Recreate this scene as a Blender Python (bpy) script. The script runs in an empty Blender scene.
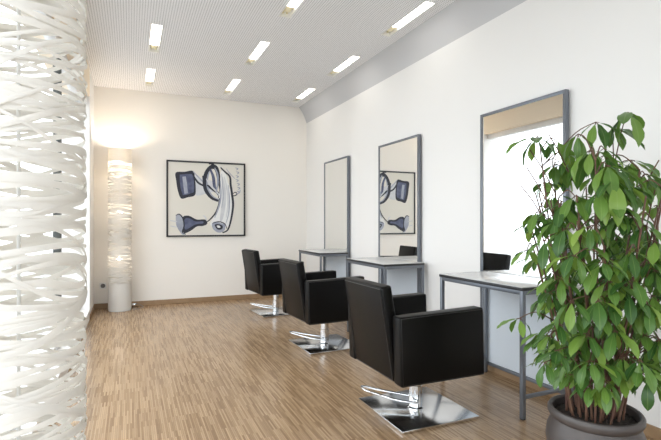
import bpy, bmesh, math, random
from mathutils import Vector, Matrix
random.seed(7)
sc = bpy.context.scene
COL = sc.collection
PI = math.pi
CA, SA = math.cos(math.radians(23.43)), math.sin(math.radians(23.43))
CAMH, FPX = 1.15, 462.0
WX, BY, LX, FY, CZ, WT = 2.56, 6.86, -0.44, -2.4, 2.95, 2.71   # right wall, back wall, left wall, front wall, ceiling, right wall top

# ------------------------------------------------------------------ materials
def nodes(name):
    m = bpy.data.materials.new(name); m.use_nodes = True
    nt = m.node_tree
    return m, nt, nt.nodes['Principled BSDF']
def mat(name, col, rough=.5, metal=0., spec=.5, coat=0., bump=None, var=None):
    m, nt, b = nodes(name)
    b.inputs['Base Color'].default_value = (*col, 1)
    b.inputs['Roughness'].default_value = rough
    b.inputs['Metallic'].default_value = metal
    b.inputs['Specular IOR Level'].default_value = spec
    b.inputs['Coat Weight'].default_value = coat
    tc = nt.nodes.new('ShaderNodeTexCoord')
    if bump:
        n = nt.nodes.new('ShaderNodeTexNoise'); n.inputs['Scale'].default_value = bump[0]; n.inputs['Detail'].default_value = 4
        nt.links.new(tc.outputs['Object'], n.inputs['Vector'])
        bp = nt.nodes.new('ShaderNodeBump'); bp.inputs['Strength'].default_value = bump[1]; bp.inputs['Distance'].default_value = bump[2]
        nt.links.new(n.outputs['Fac'], bp.inputs['Height']); nt.links.new(bp.outputs['Normal'], b.inputs['Normal'])
    if var:
        n = nt.nodes.new('ShaderNodeTexNoise'); n.inputs['Scale'].default_value = var[0]; n.inputs['Detail'].default_value = 5
        nt.links.new(tc.outputs['Object'], n.inputs['Vector'])
        r = nt.nodes.new('ShaderNodeValToRGB')
        r.color_ramp.elements[0].position = .3; r.color_ramp.elements[1].position = .7
        r.color_ramp.elements[0].color = (*col, 1); r.color_ramp.elements[1].color = (*var[1], 1)
        nt.links.new(n.outputs['Fac'], r.inputs['Fac']); nt.links.new(r.outputs['Color'], b.inputs['Base Color'])
    return m
def emis(name, col, s):
    m, nt, b = nodes(name)
    b.inputs['Base Color'].default_value = (*col, 1)
    b.inputs['Emission Color'].default_value = (*col, 1)
    b.inputs['Emission Strength'].default_value = s
    return m
def mth(nt, op, a, b=None):
    n = nt.nodes.new('ShaderNodeMath'); n.operation = op
    for i, v in enumerate((a, b)):
        if v is None: continue
        if isinstance(v, (int, float)): n.inputs[i].default_value = v
        else: nt.links.new(v, n.inputs[i])
    return n.outputs[0]

M = {}
M['wall'] = mat('white_plaster', (.86, .845, .82), .75, spec=.25, bump=(60, .05, .002))
M['wall_back'] = mat('warm_white_plaster', (.90, .86, .80), .75, spec=.25, bump=(60, .05, .002))
M['beige'] = mat('beige_plaster', (.88, .77, .62), .8, spec=.2)
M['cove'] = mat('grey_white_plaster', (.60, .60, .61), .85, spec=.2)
M['leather'] = mat('black_leather', (.0025, .0022, .002), .40, spec=.2, bump=(260, .12, .001))
M['leather_seam'] = mat('black_leather_piping', (.02, .018, .017), .4)
M['chrome'] = mat('polished_chrome', (.78, .79, .80), .08, 1.)
M['plate'] = mat('brushed_steel', (.74, .745, .75), .17, 1., bump=(30, .03, .001))
M['steel'] = mat('grey_painted_steel', (.175, .19, .215), .38, .5)
M['edge'] = mat('black_laminate_edge', (.02, .02, .022), .4)
M['ttop'] = mat('light_grey_laminate', (.60, .60, .59), .26, spec=.5, coat=.2)
M['mirror'] = mat('mirror_silver', (.93, .94, .935), .0, 1.)
M['panel'] = mat('bluish_white_lacquer', (.70, .76, .82), .45)
M['frame_black'] = mat('black_picture_frame', (.015, .015, .018), .4)
M['canvas'] = mat('cream_canvas', (.74, .71, .64), .8, bump=(300, .2, .001))
M['ink'] = mat('paint_black', (.02, .022, .035), .6)
M['navy'] = mat('paint_navy', (.05, .06, .12), .6, var=(14, (.12, .135, .22)))
M['slate'] = mat('paint_slate', (.28, .30, .38), .6, var=(9, (.42, .44, .50)))
M['pale'] = mat('paint_pale', (.55, .56, .59), .6, var=(7, (.68, .68, .69)))
M['pwhite'] = mat('paint_white', (.80, .80, .79), .6)
M['skirt'] = mat('oak_skirting', (.30, .185, .095), .5, var=(12, (.36, .235, .13)))
M['winwhite'] = mat('white_window_frame', (.8, .8, .8), .4)
M['mull'] = mat('dark_window_post', (.07, .075, .07), .5)
M['plastic'] = mat('white_plastic', (.8, .8, .78), .35)
M['cord'] = mat('grey_cord', (.22, .21, .2), .4)
M['cream'] = mat('cream_lamp_socket', (.95, .86, .58), .4)
M['housing'] = mat('fixture_housing', (.85, .84, .80), .3)
M['tube'] = emis('fluorescent_diffuser', (1, .97, .92), 4.5)
M['bulb'] = emis('warm_bulb', (1, .88, .74), 13.0)
M['bulb_top'] = emis('bright_warm_bulb', (1, .86, .70), 170.0)
M['pot'] = mat('dark_glazed_clay', (.055, .045, .042), .42, spec=.5, var=(9, (.085, .072, .066)), bump=(25, .15, .004))
M['soil'] = mat('bark_mulch', (.018, .013, .01), .95, bump=(70, 1., .02), var=(60, (.05, .037, .03)))
M['cane'] = mat('red_brown_cane', (.085, .035, .025), .55, var=(20, (.16, .085, .05)))
M['petiole'] = mat('green_brown_petiole', (.10, .13, .035), .5)
M['ground'] = mat('pale_paving', (.42, .42, .41), .9)

# parquet floor: narrow oak lamellae running along the room
m, nt, b = nodes('industrial_oak_parquet'); M['floor'] = m
tc = nt.nodes.new('ShaderNodeTexCoord')
mp = nt.nodes.new('ShaderNodeMapping'); mp.inputs['Rotation'].default_value = (0, 0, PI/2)
nt.links.new(tc.outputs['Object'], mp.inputs['Vector'])
def brick(c1, c2, w, h, off, mortar=.0006):
    br = nt.nodes.new('ShaderNodeTexBrick')
    nt.links.new(mp.outputs['Vector'], br.inputs['Vector'])
    br.inputs['Scale'].default_value = 1
    br.inputs['Color1'].default_value = (*c1, 1); br.inputs['Color2'].default_value = (*c2, 1)
    br.inputs['Mortar'].default_value = (.18, .11, .06, 1)
    br.inputs['Mortar Size'].default_value = mortar; br.inputs['Mortar Smooth'].default_value = .3
    br.inputs['Bias'].default_value = 0
    br.inputs['Brick Width'].default_value = w; br.inputs['Row Height'].default_value = h
    br.offset = off; br.offset_frequency = 2
    return br
b1 = brick((.265, .163, .085), (.50, .342, .200), .20, .0095, .37)
b2 = brick((.86, .84, .82), (1.05, 1.04, 1.02), .32, .16, .5, .0)
mx = nt.nodes.new('ShaderNodeMix'); mx.data_type = 'RGBA'; mx.blend_type = 'MULTIPLY'; mx.inputs[0].default_value = .55
nt.links.new(b1.outputs['Color'], mx.inputs[6]); nt.links.new(b2.outputs['Color'], mx.inputs[7])
nz = nt.nodes.new('ShaderNodeTexNoise'); nz.inputs['Scale'].default_value = 1.2; nz.inputs['Detail'].default_value = 3
nt.links.new(tc.outputs['Object'], nz.inputs['Vector'])
rr = nt.nodes.new('ShaderNodeMapRange'); rr.inputs['To Min'].default_value = .20; rr.inputs['To Max'].default_value = .30
nt.links.new(nz.outputs['Fac'], rr.inputs['Value']); nt.links.new(rr.outputs['Result'], b.inputs['Roughness'])
nt.links.new(mx.outputs[2], b.inputs['Base Color'])
b.inputs['Specular IOR Level'].default_value = .5
bp = nt.nodes.new('ShaderNodeBump'); bp.inputs['Strength'].default_value = .12; bp.inputs['Distance'].default_value = .001
nt.links.new(b1.outputs['Fac'], bp.inputs['Height']); bp.invert = True
nt.links.new(bp.outputs['Normal'], b.inputs['Normal'])

# perforated ceiling board
m, nt, b = nodes('perforated_ceiling_board'); M['ceil'] = m
tc = nt.nodes.new('ShaderNodeTexCoord'); sp = nt.nodes.new('ShaderNodeSeparateXYZ')
nt.links.new(tc.outputs['Object'], sp.inputs[0])
def cell(o):
    return mth(nt, 'POWER', mth(nt, 'SUBTRACT', mth(nt, 'FRACT', mth(nt, 'DIVIDE', o, .021)), .5), 2.0)
d = mth(nt, 'ADD', cell(sp.outputs[0]), cell(sp.outputs[1]))
hole = mth(nt, 'LESS_THAN', d, .25**2)
mx = nt.nodes.new('ShaderNodeMix'); mx.data_type = 'RGBA'
mx.inputs[6].default_value = (.90, .90, .91, 1); mx.inputs[7].default_value = (.46, .46, .465, 1)
nt.links.new(hole, mx.inputs[0]); nt.links.new(mx.outputs[2], b.inputs['Base Color'])
b.inputs['Roughness'].default_value = .85; b.inputs['Specular IOR Level'].default_value = .2

# thin window glass
m, nt, b = nodes('window_glass'); M['glass'] = m
tr = nt.nodes.new('ShaderNodeBsdfTransparent'); gl = nt.nodes.new('ShaderNodeBsdfGlossy'); gl.inputs['Roughness'].default_value = 0
ms = nt.nodes.new('ShaderNodeMixShader'); ms.inputs[0].default_value = .06
nt.links.new(tr.outputs[0], ms.inputs[1]); nt.links.new(gl.outputs[0], ms.inputs[2])
nt.links.new(ms.outputs[0], nt.nodes['Material Output'].inputs['Surface'])

# paper-like lamp fibre: diffuse + translucent
m, nt, b = nodes('white_lamp_fibre'); M['fibre'] = m
df = nt.nodes.new('ShaderNodeBsdfDiffuse'); df.inputs['Color'].default_value = (.80, .775, .73, 1)
tl = nt.nodes.new('ShaderNodeBsdfTranslucent'); tl.inputs['Color'].default_value = (.85, .78, .66, 1)
ms = nt.nodes.new('ShaderNodeMixShader'); ms.inputs[0].default_value = .16
nt.links.new(df.outputs[0], ms.inputs[1]); nt.links.new(tl.outputs[0], ms.inputs[2])
nt.links.new(ms.outputs[0], nt.nodes['Material Output'].inputs['Surface'])

# leaf: green varies per leaflet, lighter midrib, slightly translucent
m, nt, b = nodes('glossy_green_leaf'); M['leaf'] = m
ge = nt.nodes.new('ShaderNodeNewGeometry')
rp = nt.nodes.new('ShaderNodeValToRGB'); cr = rp.color_ramp
cr.elements[0].position = 0; cr.elements[0].color = (.040, .115, .022, 1)
cr.elements[1].position = 1; cr.elements[1].color = (.25, .38, .065, 1)
e = cr.elements.new(.45); e.color = (.095, .205, .036, 1)
e = cr.elements.new(.8); e.color = (.17, .30, .05, 1)
nt.links.new(ge.outputs['Random Per Island'], rp.inputs['Fac'])
uv = nt.nodes.new('ShaderNodeUVMap'); su = nt.nodes.new('ShaderNodeSeparateXYZ'); nt.links.new(uv.outputs[0], su.inputs[0])
rib = mth(nt, 'LESS_THAN', mth(nt, 'ABSOLUTE', mth(nt, 'SUBTRACT', su.outputs[1], .5)), .035)
mx = nt.nodes.new('ShaderNodeMix'); mx.data_type = 'RGBA'; mx.inputs[7].default_value = (.26, .38, .11, 1)
nt.links.new(mth(nt, 'MULTIPLY', rib, .35), mx.inputs[0]); nt.links.new(rp.outputs['Color'], mx.inputs[6])
nt.links.new(mx.outputs[2], b.inputs['Base Color'])
b.inputs['Roughness'].default_value = .34; b.inputs['Specular IOR Level'].default_value = .5
tl = nt.nodes.new('ShaderNodeBsdfTranslucent'); nt.links.new(mx.outputs[2], tl.inputs['Color'])
ms = nt.nodes.new('ShaderNodeMixShader'); ms.inputs[0].default_value = .25
nt.links.new(b.outputs[0], ms.inputs[1]); nt.links.new(tl.outputs[0], ms.inputs[2])
nt.links.new(ms.outputs[0], nt.nodes['Material Output'].inputs['Surface'])

# ------------------------------------------------------------------ helpers
def link(name, bm, m, parent=None, smooth=False, loc=None):
    bmesh.ops.recalc_face_normals(bm, faces=bm.faces) if name not in ('foliage',) else None
    me = bpy.data.meshes.new(name); bm.to_mesh(me); bm.free()
    for mm in (m if isinstance(m, (list, tuple)) else [m]): me.materials.append(mm)
    if smooth:
        for p in me.polygons: p.use_smooth = True
        if smooth == 'auto': me.set_sharp_from_angle(angle=math.radians(38))
    o = bpy.data.objects.new(name, me); COL.objects.link(o)
    if parent: o.parent = parent
    if loc: o.location = loc
    return o
def tag(o, label, cat, group=None):
    o['label'] = label; o['category'] = cat
    if group: o['group'] = group
    return o
def thing(name, label, cat, loc=(0, 0, 0), group=None, rz=0):
    o = bpy.data.objects.new(name, None); COL.objects.link(o); o.empty_display_size = .1
    o.location = loc; o.rotation_euler = (0, 0, rz)
    return tag(o, label, cat, group)
def struct(o): o['kind'] = 'structure'; return o
def box(bm, x0, x1, y0, y1, z0, z1, bev=0, seg=2, mi=0):
    t = bmesh.new()
    v = [t.verts.new((x, y, z)) for x in (x0, x1) for y in (y0, y1) for z in (z0, z1)]
    for f in ((0,1,3,2),(4,6,7,5),(0,4,5,1),(2,3,7,6),(0,2,6,4),(1,5,7,3)): t.faces.new([v[i] for i in f])
    bmesh.ops.recalc_face_normals(t, faces=t.faces)
    if bev: bmesh.ops.bevel(t, geom=t.edges[:], offset=bev, segments=seg, affect='EDGES', profile=.5)
    for f in t.faces: f.material_index = mi
    merge(bm, t)
def merge(bm, t):
    me = bpy.data.meshes.new('tmp'); t.to_mesh(me); t.free(); bm.from_mesh(me); bpy.data.meshes.remove(me)
def hexa(bm, pts, bev=0, seg=3):
    """pts: 8 corners ordered like box()"""
    t = bmesh.new(); v = [t.verts.new(p) for p in pts]
    for f in ((0,1,3,2),(4,6,7,5),(0,4,5,1),(2,3,7,6),(0,2,6,4),(1,5,7,3)): t.faces.new([v[i] for i in f])
    bmesh.ops.recalc_face_normals(t, faces=t.faces)
    if bev: bmesh.ops.bevel(t, geom=t.edges[:], offset=bev, segments=seg, affect='EDGES', profile=.5)
    merge(bm, t)
def tube(bm, pts, r, n=10, cap=True, closed=False):
    pts = [Vector(p) for p in pts]; rs = r if isinstance(r, (list, tuple)) else [r]*len(pts)
    rings = []; N = len(pts)
    prev = None
    for i, p in enumerate(pts):
        if closed: d = pts[(i+1) % N]-pts[i-1]
        else: d = pts[min(i+1, N-1)]-pts[max(i-1, 0)]
        d.normalize()
        if prev is None:
            u = d.orthogonal().normalized()
        else:
            u = (prev - d*prev.dot(d)).normalized()
        prev = u; w = d.cross(u)
        rings.append([bm.verts.new(p+(u*math.cos(2*PI*k/n)+w*math.sin(2*PI*k/n))*rs[i]) for k in range(n)])
    for i in range(N if closed else N-1):
        a, b2 = rings[i], rings[(i+1) % N]
        for k in range(n): bm.faces.new((a[k], a[(k+1) % n], b2[(k+1) % n], b2[k]))
    if cap and not closed:
        bm.faces.new(rings[0][::-1]); bm.faces.new(rings[-1])
def lathe(bm, prof, n=48, c=(0, 0)):
    rings = []
    for r, z in prof:
        if r < 1e-5: rings.append([bm.verts.new((c[0], c[1], z))])
        else: rings.append([bm.verts.new((c[0]+r*math.cos(2*PI*k/n), c[1]+r*math.sin(2*PI*k/n), z)) for k in range(n)])
    for a, b2 in zip(rings, rings[1:]):
        for k in range(n):
            k2 = (k+1) % n
            if len(a) == 1 and len(b2) == 1: continue
            if len(a) == 1: bm.faces.new((a[0], b2[k2], b2[k]))
            elif len(b2) == 1: bm.faces.new((a[k], a[k2], b2[0]))
            else: bm.faces.new((a[k], a[k2], b2[k2], b2[k]))
def smoothpath(pts, k=6):
    P = [Vector(p) for p in pts]; out = []
    for i in range(len(P)-1):
        p0 = P[max(i-1, 0)]; p1 = P[i]; p2 = P[i+1]; p3 = P[min(i+2, len(P)-1)]
        for s in range(k):
            t = s/k
            out.append(.5*((2*p1)+(p2-p0)*t+(2*p0-5*p1+4*p2-p3)*t*t+(3*p1-p0-3*p2+p3)*t**3))
    out.append(P[-1]); return out
def dup(root, loc, rz, label):
    def cp(o, par):
        c = o.copy(); COL.objects.link(c)
        if par: c.parent = par
        for ch in o.children: cp(ch, c)
        return c
    r = cp(root, None); r.location = loc; r.rotation_euler = (0, 0, rz); r['label'] = label
    return r
def world(px, py, Z):
    X = (px-330.5)/FPX*Z
    return Vector((CA*X+SA*Z, -SA*X+CA*Z, (222-py)/FPX*Z+CAMH))

# ------------------------------------------------------------------ room shell
T = .15
bm = bmesh.new(); box(bm, LX-.3, WX+T, FY-.3, BY+T, -.12, 0); struct(link('floor', bm, M['floor']))
bm = bmesh.new(); box(bm, WX, WX+T, FY, BY+T, 0, CZ+.2); struct(link('wall_right', bm, M['wall']))
bm = bmesh.new(); box(bm, LX-.3, WX, BY, BY+T, 0, CZ+.2); struct(link('wall_back', bm, M['wall_back']))
# left wall: solid end piece, beige soffit above the glazing and a low upstand
bm = bmesh.new()
box(bm, LX-.3, LX, 6.13, BY, 0, CZ+.2)
box(bm, LX-.3, LX, FY, 6.13, 0, .12)
struct(link('wall_left', bm, M['wall']))
bm = bmesh.new(); box(bm, LX-.3, LX, FY, 6.13, 2.63, CZ+.2); struct(link('trim_1', bm, M['beige']))
# front wall behind the camera, with a shop window
bm = bmesh.new()
box(bm, LX-.3, LX+.35, FY-.3, FY, 0, CZ+.2); box(bm, WX-.35, WX+T, FY-.3, FY, 0, CZ+.2)
box(bm, LX+.35, WX-.35, FY-.3, FY, 2.63, CZ+.2); box(bm, LX+.35, WX-.35, FY-.3, FY, 0, .12)
struct(link('wall_front', bm, M['wall']))

# ceiling with cut-outs for the recessed lights
LXs = [.225, 1.24, 2.255]; LW = .05
rows = [(3.14, 3.88), (4.49, 5.23), (5.82, 6.56)]
xs = sorted([LX-.3, 2.43]+[c+s*LW for c in LXs for s in (-1, 1)])
ys = sorted([FY-.3, BY+T]+[v for r in rows for v in r])
fixtures = [(LXs[c], *rows[r]) for c in range(3) for r in range(3) if not (c == 0 and r == 0)]
bm = bmesh.new(); vc = {}
def gv(x, y):
    if (x, y) not in vc: vc[(x, y)] = bm.verts.new((x, y, CZ))
    return vc[(x, y)]
for i in range(len(xs)-1):
    for j in range(len(ys)-1):
        cx, cy = (xs[i]+xs[i+1])/2, (ys[j]+ys[j+1])/2
        if any(abs(cx-f[0]) < LW and f[1] < cy < f[2] for f in fixtures): continue
        bm.faces.new((gv(xs[i], ys[j]), gv(xs[i], ys[j+1]), gv(xs[i+1], ys[j+1]), gv(xs[i+1], ys[j])))
ext = bmesh.ops.extrude_face_region(bm, geom=bm.faces[:])
bmesh.ops.translate(bm, verts=[v for v in ext['geom'] if isinstance(v, bmesh.types.BMVert)], vec=(0, 0, .03))
struct(link('ceiling', bm, M['ceil']))
# coved strip between ceiling and right wall
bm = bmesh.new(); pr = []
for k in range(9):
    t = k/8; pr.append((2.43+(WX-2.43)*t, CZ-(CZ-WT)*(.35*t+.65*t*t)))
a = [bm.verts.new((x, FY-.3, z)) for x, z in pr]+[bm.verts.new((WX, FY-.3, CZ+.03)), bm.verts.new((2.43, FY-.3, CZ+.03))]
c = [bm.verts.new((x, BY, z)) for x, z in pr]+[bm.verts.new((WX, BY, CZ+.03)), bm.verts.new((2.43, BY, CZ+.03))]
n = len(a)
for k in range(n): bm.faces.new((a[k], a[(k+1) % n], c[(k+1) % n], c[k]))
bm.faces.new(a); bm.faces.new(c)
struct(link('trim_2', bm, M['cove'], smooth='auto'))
# skirtings
bm = bmesh.new(); box(bm, LX, WX-.013, BY-.014, BY, 0, .065, .003); struct(link('baseboard_back', bm, M['skirt']))
bm = bmesh.new(); box(bm, WX-.014, WX, FY, BY-.014, 0, .065, .003); struct(link('baseboard_right', bm, M['skirt']))
bm = bmesh.new(); box(bm, LX, LX+.014, 6.13, BY-.014, 0, .065, .003); struct(link('baseboard_left', bm, M['skirt']))
# windows on the left and front
def window(name, p0, p1, axis, posts):
    root = bpy.data.objects.new(name, None); COL.objects.link(root); struct(root)
    f = bmesh.new(); g = bmesh.new(); q = bmesh.new()
    if axis == 'y':
        X0, X1 = LX-.16, LX-.10
        box(f, X0, X1, p0, p1, .12, .17, .004); box(f, X0, X1+.02, p0, p1, 2.55, 2.63, .004)
        box(g, LX-.134, LX-.126, p0+.02, p1-.02, .17, 2.55)
        for y in posts: box(q, X0, X1, y-.03, y+.03, .12, 2.55, .004)
    else:
        Y0, Y1 = FY-.16, FY-.10
        box(f, p0, p1, Y0, Y1, .12, .17, .004); box(f, p0, p1, Y0, Y1, 2.58, 2.63, .004)
        box(g, p0+.02, p1-.02, FY-.134, FY-.126, .17, 2.58)
        for x in posts: box(q, x-.03, x+.03, Y0-.02, Y1+.02, .12, 2.63, .004)
    link('window_frame', f, M['winwhite'], root, 'auto'); link('pane', g, M['glass'], root)
    if len(q.verts): link('window_post', q, M['mull'], root, 'auto')
    else: q.free()
window('window_1', 4.56, 6.13, 'y', [])
window('window_2', 1.6, 4.56, 'y', [4.53])
window('window_3', FY, 1.6, 'y', [-.1, -2.36])
window('window_4', LX+.35, WX-.35, 'x', [LX+.38, 1.06, WX-.38])
bm = bmesh.new(); box(bm, -16, 16, -16, 20, -.3, -.125); struct(link('ground', bm, M['ground']))

# ------------------------------------------------------------------ ceiling lights
def ceiling_light():
    root = thing('recessed_ceiling_light', '', 'ceiling light', (0, 0, CZ), 'recessed lights in the perforated ceiling')
    L = .74/2
    f = bmesh.new()
    for s in (-1, 1):
        box(f, s*LW-.006*(1 if s > 0 else 0)-(0 if s > 0 else .004), s*LW+(.004 if s > 0 else .006), -L-.004, L+.004, -.003, .0, .001)
        box(f, -LW, LW, s*L-(.006 if s > 0 else .004), s*L+(.004 if s > 0 else .006), -.003, .0, .001)
    link('trim_frame', f, M['housing'], root)
    h = bmesh.new(); w = LW-.001; l = L-.001
    box(h, -w, -w+.004, -l, l, 0, .09); box(h, w-.004, w, -l, l, 0, .09)
    box(h, -w, w, -l, -l+.004, 0, .09); box(h, -w, w, l-.004, l, 0, .09); box(h, -w, w, -l, l, .088, .094)
    link('housing', h, M['housing'], root)
    d = bmesh.new(); box(d, -w+.006, w-.006, -l+.006, l-.18, .006, .03, .008)
    link('diffuser', d, M['tube'], root, 'auto')
    s_ = bmesh.new()
    box(s_, -.03, .03, l-.175, l-.065, .012, .05, .006); tube(s_, [(-.018, l-.055, .03), (-.018, l-.01, .03)], .009); tube(s_, [(.018, l-.055, .03), (.018, l-.01, .03)], .009)
    link('lamp_socket', s_, M['cream'], root, 'auto')
    return root
cl = ceiling_light()
colw = {0: 'in the left row', 1: 'in the middle row', 2: 'in the right row'}
names = {(0, 1): 'slim recessed ceiling light in the left row, nearer of its two',
         (0, 2): 'small recessed ceiling light directly above the lit white column lamp by the back wall',
         (1, 0): 'recessed ceiling light in the middle row, cut off by the top of the photo',
         (1, 1): 'recessed ceiling light in the middle row, second from the back wall',
         (1, 2): 'slim recessed ceiling light in the middle row, closest to the back wall',
         (2, 0): 'longest looking recessed ceiling light, nearest in the row beside the mirror wall',
         (2, 1): 'recessed ceiling light in the row beside the mirror wall, second from the back wall',
         (2, 2): 'slim recessed ceiling light in the corner of back wall and mirror wall'}
first = True
for (c, r), lb in names.items():
    loc = (LXs[c], sum(rows[r])/2, CZ)
    if first: cl.location = loc; cl['label'] = lb; first = False
    else: dup(cl, loc, 0, lb)

# ------------------------------------------------------------------ mirrors
MY = [(2.08, 2.855), (3.70, 4.475), (5.26, 6.035)]
def mirror(y0):
    root = thing('standing_mirror', '', 'mirror', (WX-.04, y0+.3875, 0), 'tall framed mirrors along the right wall')
    h = .3875; t = .022; x0, x1 = -.006, .026; top = 1.988
    f = bmesh.new()
    box(f, x0, x1, -h, -h+t, 0, top, .002); box(f, x0, x1, h-t, h, 0, top, .002)
    box(f, x0, x1, -h+t, h-t, top-t, top, .002); box(f, x0, x1, -h+t, h-t, .055, .055+t, .002)
    link('mirror_frame', f, M['steel'], root, 'auto')
    g = bmesh.new(); box(g, .0, .006, -h+t, h-t, .745, top-t)
    link('mirror_glass', g, M['mirror'], root)
    p = bmesh.new(); box(p, .0, .006, -h+t, h-t, .081, .745)
    link('lower_panel', p, M['panel'], root)
    return root
mr = mirror(MY[0][0]); mr['label'] = 'tall grey framed mirror behind the leafy plant, largest and nearest of the three'
dup(mr, (WX-.04, MY[1][0]+.3875, 0), 0, 'tall grey framed mirror in the middle, reflecting the framed picture')
dup(mr, (WX-.04, MY[2][0]+.3875, 0), 0, 'tall grey framed mirror nearest the back wall, reflecting only blank wall')

# ------------------------------------------------------------------ tables
def table():
    root = thing('styling_table', '', 'table', (0, 0, 0), 'narrow tables under the mirrors')
    x0, x1, h = -.215, .212, .390; t = .025; zt = .772
    tp = bmesh.new(); box(tp, x0-.005, x1, -h, h, zt-.004, zt, .001); link('tabletop', tp, M['ttop'], root, 'auto')
    e = bmesh.new(); box(e, x0-.006, x1, -h-.001, h+.001, zt-.022, zt-.004, .001); link('top_edge', e, M['edge'], root, 'auto')
    f = bmesh.new(); z1 = zt-.022; z0 = z1-t
    box(f, x0, x0+t, -h+t, h-t, z0, z1, .001); box(f, x1-t, x1, -h+t, h-t, z0, z1, .001)
    box(f, x0+t, x1-t, -h, -h+t, z0, z1, .001); box(f, x0+t, x1-t, h-t, h, z0, z1, .001)
    link('apron_frame', f, M['steel'], root, 'auto')
    for sx in (x0, x1-t):
        for sy in (-h, h-t):
            l = bmesh.new(); box(l, sx, sx+t, sy, sy+t, .006, z1, .002); lo = link('leg', l, M['steel'], root, 'auto')
            gl_ = bmesh.new(); box(gl_, sx+.002, sx+t-.002, sy+.002, sy+t-.002, 0, .006); link('leg_foot', gl_, M['edge'], lo)
    for sy in (-h+.003, h-t+.003):
        r = bmesh.new(); box(r, x0+t, x1-t, sy, sy+.019, .12, .139, .001); link('side_rail', r, M['steel'], root, 'auto')
    return root
tb = table(); TXc = 2.28
tb.location = (2.298, 2.40, 0); tb['label'] = 'narrow pale-topped metal table next to the potted plant, below the nearest mirror'
dup(tb, (2.298, 3.985, 0), 0, 'narrow metal-legged table below the middle mirror that reflects the picture')
t1 = dup(tb, (2.322, 5.62, 0), 0, 'narrow metal-legged table nearest the back wall, below the farthest mirror')

t1.scale.x = .885
# ------------------------------------------------------------------ chairs (origin at the post's foot; faces +x)
def styling_chair():
    root = thing('styling_chair', '', 'chair', (0, 0, 0), 'black styling chairs facing the mirrors')
    b_ = bmesh.new(); box(b_, -.262, .262, -.268, .258, .002, .017, .002); link('base_plate', b_, M['plate'], root, 'auto')
    p = bmesh.new(); lathe(p, [(0, .014), (.052, .014), (.052, .018), (.045, .022), (.041, .024), (.041, .15), (.039, .152), (.039, .285), (0, .285)], 40)
    link('hydraulic_post', p, M['chrome'], root, 'auto')
    k = bmesh.new()
    path = smoothpath([(-.02, -.06, .075), (-.12, .0, .085), (-.20, .085, .10), (-.25, .13, .112), (-.268, .165, .115), (-.262, .215, .115), (-.235, .225, .112), (-.15, .16, .098), (-.01, .055, .08)], 5)
    tube(k, path, .0075, 10); tube(k, [(-.015, -.06, .075), (-.01, .055, .08)], .0095, 10)
    link('foot_pedal', k, M['chrome'], root, 'auto', (0, 0, -.014))
    u = bmesh.new(); box(u, -.13, .13, -.12, .12, .284, .300, .004); link('seat_plate', u, M['edge'], root, 'auto')
    s = bmesh.new(); box(s, -.27, .235, -.233, .233, .29, .385, .014, 3); link('seat_base', s, M['leather'], root, 'auto')
    s = bmesh.new(); box(s, -.245, .245, -.232, .232, .378, .475, .03, 4); link('seat', s, M['leather'], root, 'auto')
    for sy in (-1, 1):
        y0, y1 = (.236, .32) if sy > 0 else (-.32, -.236)
        q = bmesh.new()
        pts = []
        for xb, xt in ((-.300, -.312), (.262, .250)):
            zt = .645 if xb < 0 else .660
            for y in (y0, y1):
                pts += [(xb, y, .272), (xt, y, zt)]
        hexa(q, pts, .014, 4)
        a_ = link('armrest', q, M['leather'], root, 'auto')
        w = bmesh.new()
        yo = .3185 if sy > 0 else -.3185
        tube(w, [(-.290, yo, .283), (-.302, yo, .637), (.241, yo, .650), (.252, yo, .283)], .0022, 6, closed=True)
        link('piping', w, M['leather_seam'], a_, 'auto')
    q = bmesh.new()
    pts = []
    for (xb, zb, xt, zt) in ((-.292, .272, -.376, .797), (-.215, .285, -.308, .808)):
        for y in (-.233, .233): pts += [(xb, y, zb), (xt, y, zt)]
    hexa(q, pts, .016, 4)
    bk = link('backrest', q, M['leather'], root, 'auto')
    w = bmesh.new()
    tube(w, [(-.2945, -.219, .285), (-.3755, -.219, .785), (-.3755, .219, .785), (-.2945, .219, .285)], .0028, 6, closed=True)
    link('piping', w, M['leather_seam'], bk, 'auto')
    return root
ch = styling_chair()
ch.location = (1.61, 2.40, 0); ch['label'] = 'large black leather chair nearest the camera, beside the plant, on a square steel plate'
dup(ch, (1.672, 4.00, 0), math.radians(3), 'black leather chair in the middle of the row, between the two others')
dup(ch, (1.70, 5.68, 0), math.radians(5.5), 'smallest looking black leather chair, farthest back beside the back wall')

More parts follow.
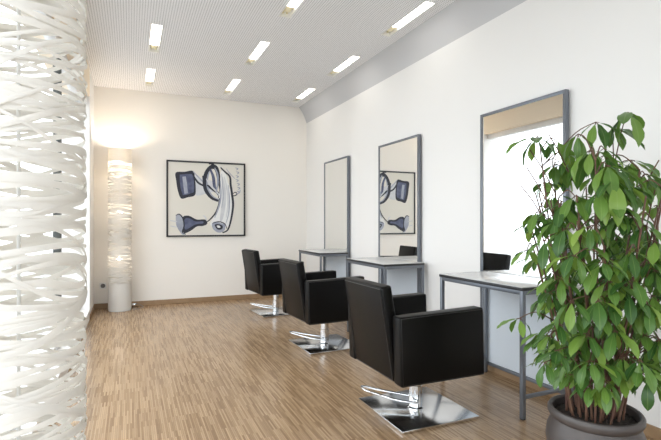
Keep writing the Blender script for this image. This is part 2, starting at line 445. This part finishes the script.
# ------------------------------------------------------------------ column lamps
def column_lamp():
    root = thing('column_floor_lamp', '', 'floor lamp', (0, 0, 0), 'white woven column lamps')
    R = .14; H = 2.10; rnd = random.Random(3)
    s = bmesh.new()
    def ribbon(z0, amps, w, rad):
        n = 72; inn = []; 
        for k in range(n):
            th = 2*PI*k/n
            z = z0+sum(A*math.sin(f*th+ph) for A, f, ph in amps)
            ww = w*(.75+.25*math.sin(2*th+amps[0][2]*3))
            z = min(max(z, .30+ww), H-.12-ww)
            row = []
            for rr_, dz in ((rad, -ww/2), (rad+.0012, 0), (rad, ww/2)):
                row.append(s.verts.new((rr_*math.cos(th), rr_*math.sin(th), z+dz)))
            inn.append(row)
        for k in range(n):
            a1, a2 = inn[k], inn[(k+1) % n]
            for j in range(2): s.faces.new((a1[j], a2[j], a2[j+1], a1[j+1]))
    z = .36
    while z < H-.14:
        for q in range(1):
            ribbon(z+rnd.uniform(-.006, .006), [(rnd.uniform(.006, .030), 1, rnd.uniform(0, 6.28)), (rnd.uniform(.004, .016), 2, rnd.uniform(0, 6.28)), (rnd.uniform(0, .005), 3, rnd.uniform(0, 6.28))],
                   rnd.uniform(.012, .020), R+rnd.uniform(-.005, .003))
        z += .0155
    z = .42
    while z < H-.2:
        ribbon(z, [(rnd.uniform(.035, .075), 1, rnd.uniform(0, 6.28)), (rnd.uniform(.01, .02), 2, rnd.uniform(0, 6.28)), (.004, 3, rnd.uniform(0, 6.28))], rnd.uniform(.012, .02), R+rnd.uniform(.001, .004))
        z += .042
    link('woven_shade', s, M['fibre'], root, True)
    for nm, z0, z1 in (('bottom_band', .012, .36), ('top_band', H-.17, H)):
        t = bmesh.new(); lathe(t, [(R-.003, z0), (R+.001, z0), (R+.001, z1), (R-.003, z1), (R-.003, z0)], 64); link(nm, t, M['fibre'], root, 'auto')
    f = bmesh.new(); lathe(f, [(0, 0), (R-.006, 0), (R-.006, .012), (.02, .014), (.0, .014)], 48)
    link('base', f, M['plastic'], root, 'auto')
    p = bmesh.new(); tube(p, [(0, 0, .012), (0, 0, 2.0)], .004, 10)
    link('pole', p, M['plastic'], root, 'auto')
    return root
lampA = column_lamp()
lampA.location = (-.125, 6.63, 0); lampA['label'] = 'slim white woven column lamp glowing against the back wall, left of the framed picture'
lampB = dup(lampA, (-.243, 1.30, 0), math.radians(75), 'very large white woven column lamp cut off by the left edge, in the foreground')
for zz in (.65, 1.25, 2.0):
    b_ = bmesh.new(); bmesh.ops.create_uvsphere(b_, u_segments=16, v_segments=12, radius=.032, matrix=Matrix.Translation((0, 0, zz+.025)))
    link('bulb', b_, M['bulb'] if zz < 1.5 else M['bulb_top'], lampA, True)
# its plug and cord, and the wall socket
c = bmesh.new()
tube(c, smoothpath([(.03, 6.56, .008), (.10, 6.60, .008), (.16, 6.70, .008), (.13, 6.80, .02), (.06, 6.81, .05)], 6), .004, 8)
co = link('lamp_cord', c, M['cord'], None, True); tag(co, 'thin grey cord on the floor right of the slim column lamp', 'cord')
pl = bmesh.new(); box(pl, .02, .075, 6.79, 6.83, .008, .05, .008); tube(pl, [(.0, 6.8, .03), (.02, 6.8, .03)], .004); link('plug', pl, M['chrome'], co, 'auto')
so = thing('wall_socket', 'small round white wall socket left of the slim column lamp', 'socket', (-.335, BY, .30))
s = bmesh.new(); box(s, -.04, .04, -.01, 0, -.04, .04, .004); link('socket_plate', s, M['plastic'], so, 'auto')
s = bmesh.new(); t = bmesh.new(); lathe(t, [(.028, -.001), (.028, .001), (.022, .001), (.018, -.0015), (0, -.0015)], 24); t.transform(Matrix.Translation((0, -.0115, 0)) @ Matrix.Rotation(PI/2, 4, 'X')); merge(s, t)
link('socket_insert', s, M['cord'], so, 'auto')

# ------------------------------------------------------------------ framed picture
PX0, PX1, PZ0, PZ1 = .463, 1.574, .94, 2.02
pic = thing('framed_picture', 'square black-framed painting of a grey hairdryer, blue nozzle and plug on the back wall', 'picture', ((PX0+PX1)/2, BY, PZ0))
W = PX1-PX0; Hh = PZ1-PZ0
f = bmesh.new(); t = .022
box(f, -W/2, -W/2+t, -.035, 0, 0, Hh, .002); box(f, W/2-t, W/2, -.035, 0, 0, Hh, .002)
box(f, -W/2+t, W/2-t, -.035, 0, 0, t, .002); box(f, -W/2+t, W/2-t, -.035, 0, Hh-t, Hh, .002)
link('picture_frame', f, M['frame_black'], pic, 'auto')
cv = bmesh.new(); box(cv, -W/2+t, W/2-t, -.022, -.004, t, Hh-t)
mats = [M['canvas'], M['ink'], M['navy'], M['slate'], M['pale'], M['pwhite']]
# picture coordinates: pixels of a 440-wide study, canvas spans u 38..413, v 28..402
lay = [0]
def uvp(u, v):
    k = (u-38)/(413-38); top = 28+18*k; bot = 402
    return (-W/2+W*k, Hh*(1-(v-top)/(bot-top)))
def poly(pts, mi, sm=True):
    lay[0] += 1; y = -.022-.00012*lay[0]
    P = [Vector((u, v, 0)) for u, v in pts]
    if sm:
        Q = []; n = len(P)
        for i in range(n):
            p0, p1, p2, p3 = P[i-1], P[i], P[(i+1) % n], P[(i+2) % n]
            for s in range(4):
                q = s/4; Q.append(.5*((2*p1)+(p2-p0)*q+(2*p0-5*p1+4*p2-p3)*q*q+(3*p1-p0-3*p2+p3)*q**3))
        P = Q
    vs = [cv.verts.new((uvp(p.x, p.y)[0], y, uvp(p.x, p.y)[1])) for p in P]
    e = [cv.edges.new((vs[i], vs[(i+1) % len(vs)])) for i in range(len(vs))]
    r = bmesh.ops.triangle_fill(cv, edges=e, use_beauty=True)
    for g in r['geom']:
        if isinstance(g, bmesh.types.BMFace): g.material_index = mi
def stroke(pts, w, mi):
    lay[0] += 1; y = -.022-.00012*lay[0]
    P = smoothpath([(u, v, 0) for u, v in pts], 6); n = len(P); L = []; R = []
    for i, p in enumerate(P):
        d = (P[min(i+1, n-1)]-P[max(i-1, 0)]).normalized(); nn = Vector((-d.y, d.x, 0))
        ww = w/2*(.45+.55*math.sin(PI*min(max(i/(n-1), .06), .94)))
        a, b2 = p+nn*ww, p-nn*ww
        L.append(cv.verts.new((uvp(a.x, a.y)[0], y, uvp(a.x, a.y)[1]))); R.append(cv.verts.new((uvp(b2.x, b2.y)[0], y, uvp(b2.x, b2.y)[1])))
    for i in range(n-1):
        fc = cv.faces.new((L[i], L[i+1], R[i+1], R[i])); fc.material_index = mi
# nozzle (upper left)
poly([(150, 92), (205, 118), (250, 130), (268, 150), (262, 178), (230, 190), (165, 196)], 4)
poly([(80, 90), (120, 86), (160, 82), (168, 120), (172, 160), (168, 200), (135, 210), (105, 216), (90, 180), (82, 130)], 1)
poly([(98, 100), (130, 96), (158, 96), (163, 130), (165, 165), (162, 186), (135, 196), (112, 200), (102, 165), (98, 130)], 2, False)
poly([(110, 110), (126, 108), (132, 150), (136, 190), (120, 194), (114, 150)], 3, False)
stroke([(150, 80), (165, 112), (185, 140), (215, 158), (232, 180)], 9, 1)
stroke([(160, 84), (190, 118), (225, 150), (240, 172)], 7, 3)
# cord loops (upper middle)
stroke([(285, 228), (250, 215), (222, 180), (214, 140), (222, 95), (242, 66), (262, 62), (274, 80), (282, 120), (290, 170), (284, 215)], 22, 1)
stroke([(284, 222), (252, 205), (230, 170), (226, 130), (234, 92), (250, 72)], 8, 3)
stroke([(240, 72), (255, 110), (262, 160), (280, 200)], 15, 2)
stroke([(226, 150), (258, 175), (286, 195)], 13, 1)
stroke([(222, 120), (240, 150), (270, 182), (288, 205)], 8, 4)
stroke([(234, 48), (246, 44), (262, 60), (272, 58)], 12, 1)
stroke([(205, 105), (216, 160), (240, 205), (275, 230)], 12, 1)
stroke([(262, 66), (276, 100), (276, 150), (268, 190)], 9, 3)
stroke([(290, 62), (306, 90), (300, 130)], 9, 3)
# handle (white body running down)
poly([(290, 92), (302, 80), (318, 100), (330, 150), (345, 190), (352, 240), (350, 300), (336, 345), (300, 366), (262, 360), (240, 340), (262, 300), (276, 250), (284, 200), (288, 150)], 5)
poly([(300, 110), (312, 150), (318, 210), (312, 270), (300, 320), (288, 325), (292, 270), (298, 210), (298, 150)], 4)
stroke([(292, 66), (312, 86), (336, 110), (340, 150), (346, 190), (352, 250), (342, 320), (326, 370), (300, 384)], 11, 1)
stroke([(284, 215), (280, 250), (264, 290), (236, 322), (222, 330)], 7, 1)
stroke([(296, 96), (300, 150), (304, 210), (296, 262)], 4, 3)
stroke([(328, 150), (334, 220), (330, 290), (316, 340)], 5, 3)
poly([(248, 345), (262, 330), (290, 336), (312, 345), (310, 372), (284, 384), (258, 370)], 3)
poly([(262, 346), (280, 342), (300, 350), (298, 366), (276, 368)], 1)
poly([(272, 350), (284, 349), (290, 358), (278, 360)], 5)
stroke([(250, 338), (280, 330), (310, 340), (322, 366)], 5, 1)
stroke([(308, 110), (322, 170), (328, 240), (318, 310)], 9, 4)
stroke([(288, 130), (292, 190), (284, 250), (262, 310)], 8, 3)
# plug (lower left)
poly([(112, 306), (140, 300), (176, 318), (206, 318), (222, 322), (226, 340), (206, 350), (178, 352), (150, 372), (118, 384), (108, 350)], 1)
poly([(120, 318), (142, 312), (170, 328), (205, 328), (205, 338), (172, 342), (144, 358), (122, 366)], 2)
poly([(82, 296), (96, 290), (112, 310), (118, 344), (112, 376), (124, 388), (112, 392), (98, 376), (84, 350), (80, 320)], 3)
stroke([(80, 298), (96, 292), (112, 312), (118, 348), (110, 378), (126, 390)], 6, 1)
stroke([(54, 322), (86, 328)], 5, 4); stroke([(54, 348), (88, 356)], 5, 4)
stroke([(205, 300), (216, 306), (224, 326)], 7, 4)
# illegible column of pen marks at the right and a loop below it
stroke([(318, 70), (334, 92), (362, 120)], 4, 3)
for i in range(7):
    v = 66+i*19; u = 370+3*math.sin(i*1.7)+i*1.5
    stroke([(u-7, v), (u+6, v+5), (u-3, v+12)], 5, 3)
stroke([(348, 196), (362, 186), (372, 196), (356, 204), (346, 198)], 5, 1)
stroke([(366, 196), (384, 188), (388, 174)], 5, 3)
link('canvas', cv, mats, pic)

# ------------------------------------------------------------------ potted plant
PC = Vector((1.876, 1.404, 0))
plant = thing('potted_umbrella_plant', 'tall bushy green plant with red-brown canes in a dark round clay pot', 'plant', PC)
pot = bmesh.new()
lathe(pot, [(0.0000, 0), (0.1150, 0), (0.1328, .01), (0.1637, .06), (0.1876, .13), (0.1965, .19), (0.1912, .235), (0.1770, .268), (0.1735, .283), (0.1823, .290), (0.1885, .302), (0.1885, .318), (0.1823, .328), (0.1735, .330), (0.1664, .322), (0.1646, .29), (0.1593, .25), (0.0000, .25)], 64)
link('pot', pot, M['pot'], plant, 'auto')
so_ = bmesh.new(); rnd = random.Random(5)
lathe(so_, [(.163, .262), (.1645, .290), (.145, .298), (.12, .303), (.07, .306), (0, .308)], 48)
for k in range(420):
    a = rnd.uniform(0, 2*PI); r = .156*math.sqrt(rnd.random()); sz = rnd.uniform(.004, .010)
    t = bmesh.new(); bmesh.ops.create_icosphere(t, subdivisions=1, radius=sz)
    t.transform(Matrix.Translation((r*math.cos(a), r*math.sin(a), .304-.06*r)) @ Matrix.Rotation(rnd.uniform(0, 3), 4, 'Z') @ Matrix.Diagonal((1.6, .8, .6, 1)))
    merge(so_, t)
link('mulch', so_, M['soil'], plant, True)
fol = bmesh.new(); uvl = fol.loops.layers.uv.new('UVMap')
pet = bmesh.new()
rnd = random.Random(11)
def leaflet(p, d, up, L, Wd, droop, fold):
    d = d.normalized(); side = d.cross(up).normalized(); nrm = side.cross(d).normalized()
    n = 8; rowv = []; pos = Vector(p); cur = d.copy()
    prof = [0, .30, .58, .82, .96, 1, .86, .52, 0.0]
    ax = side
    for i in range(n+1):
        w = prof[i]*Wd/2
        nn = ax.cross(cur).normalized()
        if i in (0, n): rowv.append([fol.verts.new(pos)])
        else:
            wav = .05*Wd*math.sin(i*2.1+L*90)
            rowv.append([fol.verts.new(pos-ax*w+nn*(fold*w+wav)), fol.verts.new(pos-ax*w*.5+nn*fold*w*.4), fol.verts.new(pos), fol.verts.new(pos+ax*w*.5+nn*fold*w*.4), fol.verts.new(pos+ax*w+nn*(fold*w-wav))])
        cur = (Matrix.Rotation(-droop/n, 3, ax) @ cur).normalized()
        pos = pos+cur*L/n
    V = (0, .25, .5, .75, 1)
    for i in range(n):
        a, b2 = rowv[i], rowv[i+1]
        if len(a) == 1:
            for j in range(4):
                f_ = fol.faces.new((a[0], b2[j], b2[j+1])); 
                for lp, q in zip(f_.loops, ((i/n, .5), ((i+1)/n, V[j]), ((i+1)/n, V[j+1]))): lp[uvl].uv = q
        elif len(b2) == 1:
            for j in range(4):
                f_ = fol.faces.new((a[j], b2[0], a[j+1]))
                for lp, q in zip(f_.loops, ((i/n, V[j]), ((i+1)/n, .5), (i/n, V[j+1]))): lp[uvl].uv = q
        else:
            for j in range(4):
                f_ = fol.faces.new((a[j], b2[j], b2[j+1], a[j+1]))
                for lp, q in zip(f_.loops, ((i/n, V[j]), ((i+1)/n, V[j]), ((i+1)/n, V[j+1]), (i/n, V[j+1]))): lp[uvl].uv = q
# canes
canes = []
def cane(pts, r0, r1):
    P = smoothpath(pts, 6); c_ = bmesh.new()
    n = len(P); tube(c_, P, [r0+(r1-r0)*i/(n-1)+(.0012 if i % 4 == 0 else 0) for i in range(n)], 8)
    link('cane', c_, M['cane'], plant, True); canes.append(P)
for k in range(36):
    a = 2*PI*k*.382; r = .025+.085*math.sqrt((k+.5)/36)
    b0 = Vector((r*math.cos(a), r*math.sin(a), .29))
    h = rnd.uniform(.55, 1.0) if k % 3 else rnd.uniform(.95, 1.18)
    lean = rnd.uniform(.06, .22)
    a2 = a+rnd.uniform(-.5, .5)
    tip = b0+Vector((lean*math.cos(a2), lean*math.sin(a2), h))
    mid = b0.lerp(tip, .5)+Vector((rnd.uniform(-.02, .02), rnd.uniform(-.02, .02), 0))-Vector((math.cos(a2), math.sin(a2), 0))*.02
    cane([b0, b0.lerp(mid, .5)+Vector((rnd.uniform(-.008, .008), rnd.uniform(-.008, .008), 0)), mid, tip], rnd.uniform(.0042, .0065), .003)
allp = [q for P in canes for q in P]
def cluster(tipv, n, L, facing=None):
    """a palmate leaf: petiole from the nearest lower cane point to tipv, n drooping leaflets"""
    cands = [q for q in allp if q.z < tipv.z-.0]
    if not cands: cands = allp
    src = min(cands, key=lambda q: (q-tipv).length+.25*abs((tipv.z-.09)-q.z))
    out = Vector((tipv.x-src.x, tipv.y-src.y, 0))
    if out.length < .02: out = Vector((rnd.uniform(-1, 1), rnd.uniform(-1, 1), 0))
    out.normalize()
    mid = src.lerp(tipv, .55)+Vector((0, 0, .03))
    P = smoothpath([src, mid, tipv], 4); tube(pet, P, [.003-.0012*i/len(P) for i in range(len(P))], 6)
    yaw0 = math.atan2(out.y, out.x)
    for i in range(n):
        a = yaw0+(i-(n-1)/2)*(2*PI/(n+.8))+rnd.uniform(-.15, .15)
        c_ = math.cos(a-yaw0)
        el = rnd.uniform(-1.0, -.15)+.15*c_
        d = Vector((math.cos(a)*math.cos(el), math.sin(a)*math.cos(el), math.sin(el)))
        LL = 1.03*L*(.80+.22*c_)*rnd.uniform(.85, 1.12)
        st = tipv+d*.015
        tube(pet, [tipv, st], .0013, 5)
        leaflet(st, d, Vector((0, 0, 1)), LL, LL*rnd.uniform(.30, .37), rnd.uniform(.35, 1.1), rnd.uniform(.1, .35))
# leaf heads placed round the crown (positions relative to the pot)
def rel(px, py, Z): return world(px, py, Z)-PC
key = [(536, 138, 2.02, 5, .105), (557, 141, 2.10, 4, .10), (578, 134, 1.95, 4, .115), (596, 122, 2.1, 5, .11), (628, 112, 2.05, 5, .125), (612, 128, 2.2, 5, .11),
       (590, 150, 1.9, 6, .12), (562, 172, 2.2, 4, .09), (607, 165, 1.85, 6, .125), (632, 160, 2.1, 5, .11), (651, 178, 2.0, 5, .11), (600, 190, 1.75, 6, .13),
       (575, 196, 1.95, 6, .11), (552, 215, 2.0, 6, .115), (533, 222, 2.1, 5, .10), (566, 228, 1.75, 6, .13), (590, 226, 1.7, 6, .12), (622, 215, 1.75, 6, .135),
       (645, 225, 1.85, 5, .12), (545, 240, 1.85, 6, .12), (527, 250, 1.95, 4, .09), (575, 255, 1.65, 6, .125), (602, 262, 1.65, 6, .12), (630, 250, 1.7, 6, .12),
       (652, 262, 1.8, 5, .12), (560, 278, 1.75, 6, .12), (550, 292, 1.9, 6, .10), (520, 318, 1.82, 4, .095), (572, 300, 1.68, 6, .12), (598, 300, 1.65, 6, .12),
       (628, 290, 1.68, 6, .13), (650, 300, 1.8, 6, .12), (558, 322, 1.75, 6, .105), (588, 335, 1.7, 6, .115), (615, 330, 1.68, 6, .11), (645, 335, 1.75, 5, .11),
       (545, 362, 1.85, 5, .09), (575, 358, 1.75, 6, .10), (605, 362, 1.72, 6, .105), (640, 365, 1.8, 5, .11), (590, 385, 1.85, 5, .09), (648, 350, 1.95, 5, .12),
       (550, 335, 1.95, 5, .10), (657, 205, 2.05, 5, .11), (572, 374, 1.78, 5, .09), (603, 384, 1.8, 5, .085), (558, 350, 1.8, 6, .1), (622, 374, 1.78, 5, .095), (590, 360, 1.68, 6, .1), (655, 240, 1.8, 6, .12), (640, 185, 1.9, 6, .115), (615, 180, 1.8, 6, .12)]
for px, py, Z, n, L in key: cluster(rel(px, py, Z+.10 if Z < 1.8 else Z), n if py > 200 else n+1, L*(1.3 if py < 200 else 1))
for k in range(230):
    z = rnd.uniform(.52, 1.46)
    t = (z-.52)/.94
    rmax = .12+.17*math.sin(PI*min(1, .25+.62*t)) - .08*max(0, t-.7)
    a = rnd.uniform(0, 2*PI); r = rmax*math.sqrt(rnd.uniform(.12, 1))
    if t > .72 and rnd.random() < .75: continue
    if .9175*r*math.cos(a)-.3976*r*math.sin(a) < -.17 and z < 1.15: continue   # sparser on the table's side
    cluster(Vector((r*math.cos(a), r*math.sin(a), z)), rnd.randint(5, 7), rnd.uniform(.09, .125))
# bare petiole stubs near the top
for px, py, Z, qx, qy in ((530, 150, 2.05, 556, 195), (527, 168, 2.1, 553, 215), (549, 135, 2.0, 572, 180), (659, 160, 2.0, 640, 200), (521, 186, 2.1, 545, 222), (655, 190, 1.95, 645, 235)):
    tube(pet, smoothpath([rel(qx, qy, 2.04), (rel(qx, qy, 2.04)+rel(px, py, Z))/2+Vector((0, 0, .012)), rel(px, py, Z)], 4), .0028, 6)
link('foliage', fol, M['leaf'], plant, True)
link('leaf_stalks', pet, M['cane'], plant, True)

# ------------------------------------------------------------------ daylight, camera
w = bpy.data.worlds.new('daylight'); sc.world = w; w.use_nodes = True
bg = w.node_tree.nodes['Background']; bg.inputs['Color'].default_value = (.88, .945, 1, 1); bg.inputs['Strength'].default_value = 2.2
def portal(loc, rot, sx, sy):
    l = bpy.data.lights.new('window_daylight', 'AREA'); l.shape = 'RECTANGLE'; l.size = sx; l.size_y = sy
    l.cycles.is_portal = True
    o = bpy.data.objects.new('window_daylight', l); COL.objects.link(o); o.location = loc; o.rotation_euler = rot
portal((LX-.31, (FY+6.13)/2, 1.37), (0, -PI/2, 0), 2.6, 9.0)
portal(((LX+WX)/2, FY-.31, 1.37), (PI/2, 0, PI), 2.4, 2.6)

cam = bpy.data.cameras.new('camera'); co_ = bpy.data.objects.new('camera', cam); COL.objects.link(co_)
co_.location = (0, 0, CAMH); co_.rotation_euler = (PI/2, 0, -math.radians(23.43))
cam.sensor_width = 36; cam.lens = FPX/661*36; cam.shift_y = 2/661; cam.clip_start = .02
sc.camera = co_
sc.view_settings.view_transform = 'Standard'; sc.view_settings.look = 'None'
sc.view_settings.gamma = 1; sc.view_settings.exposure = 0.88
sc.view_settings.use_curve_mapping = False
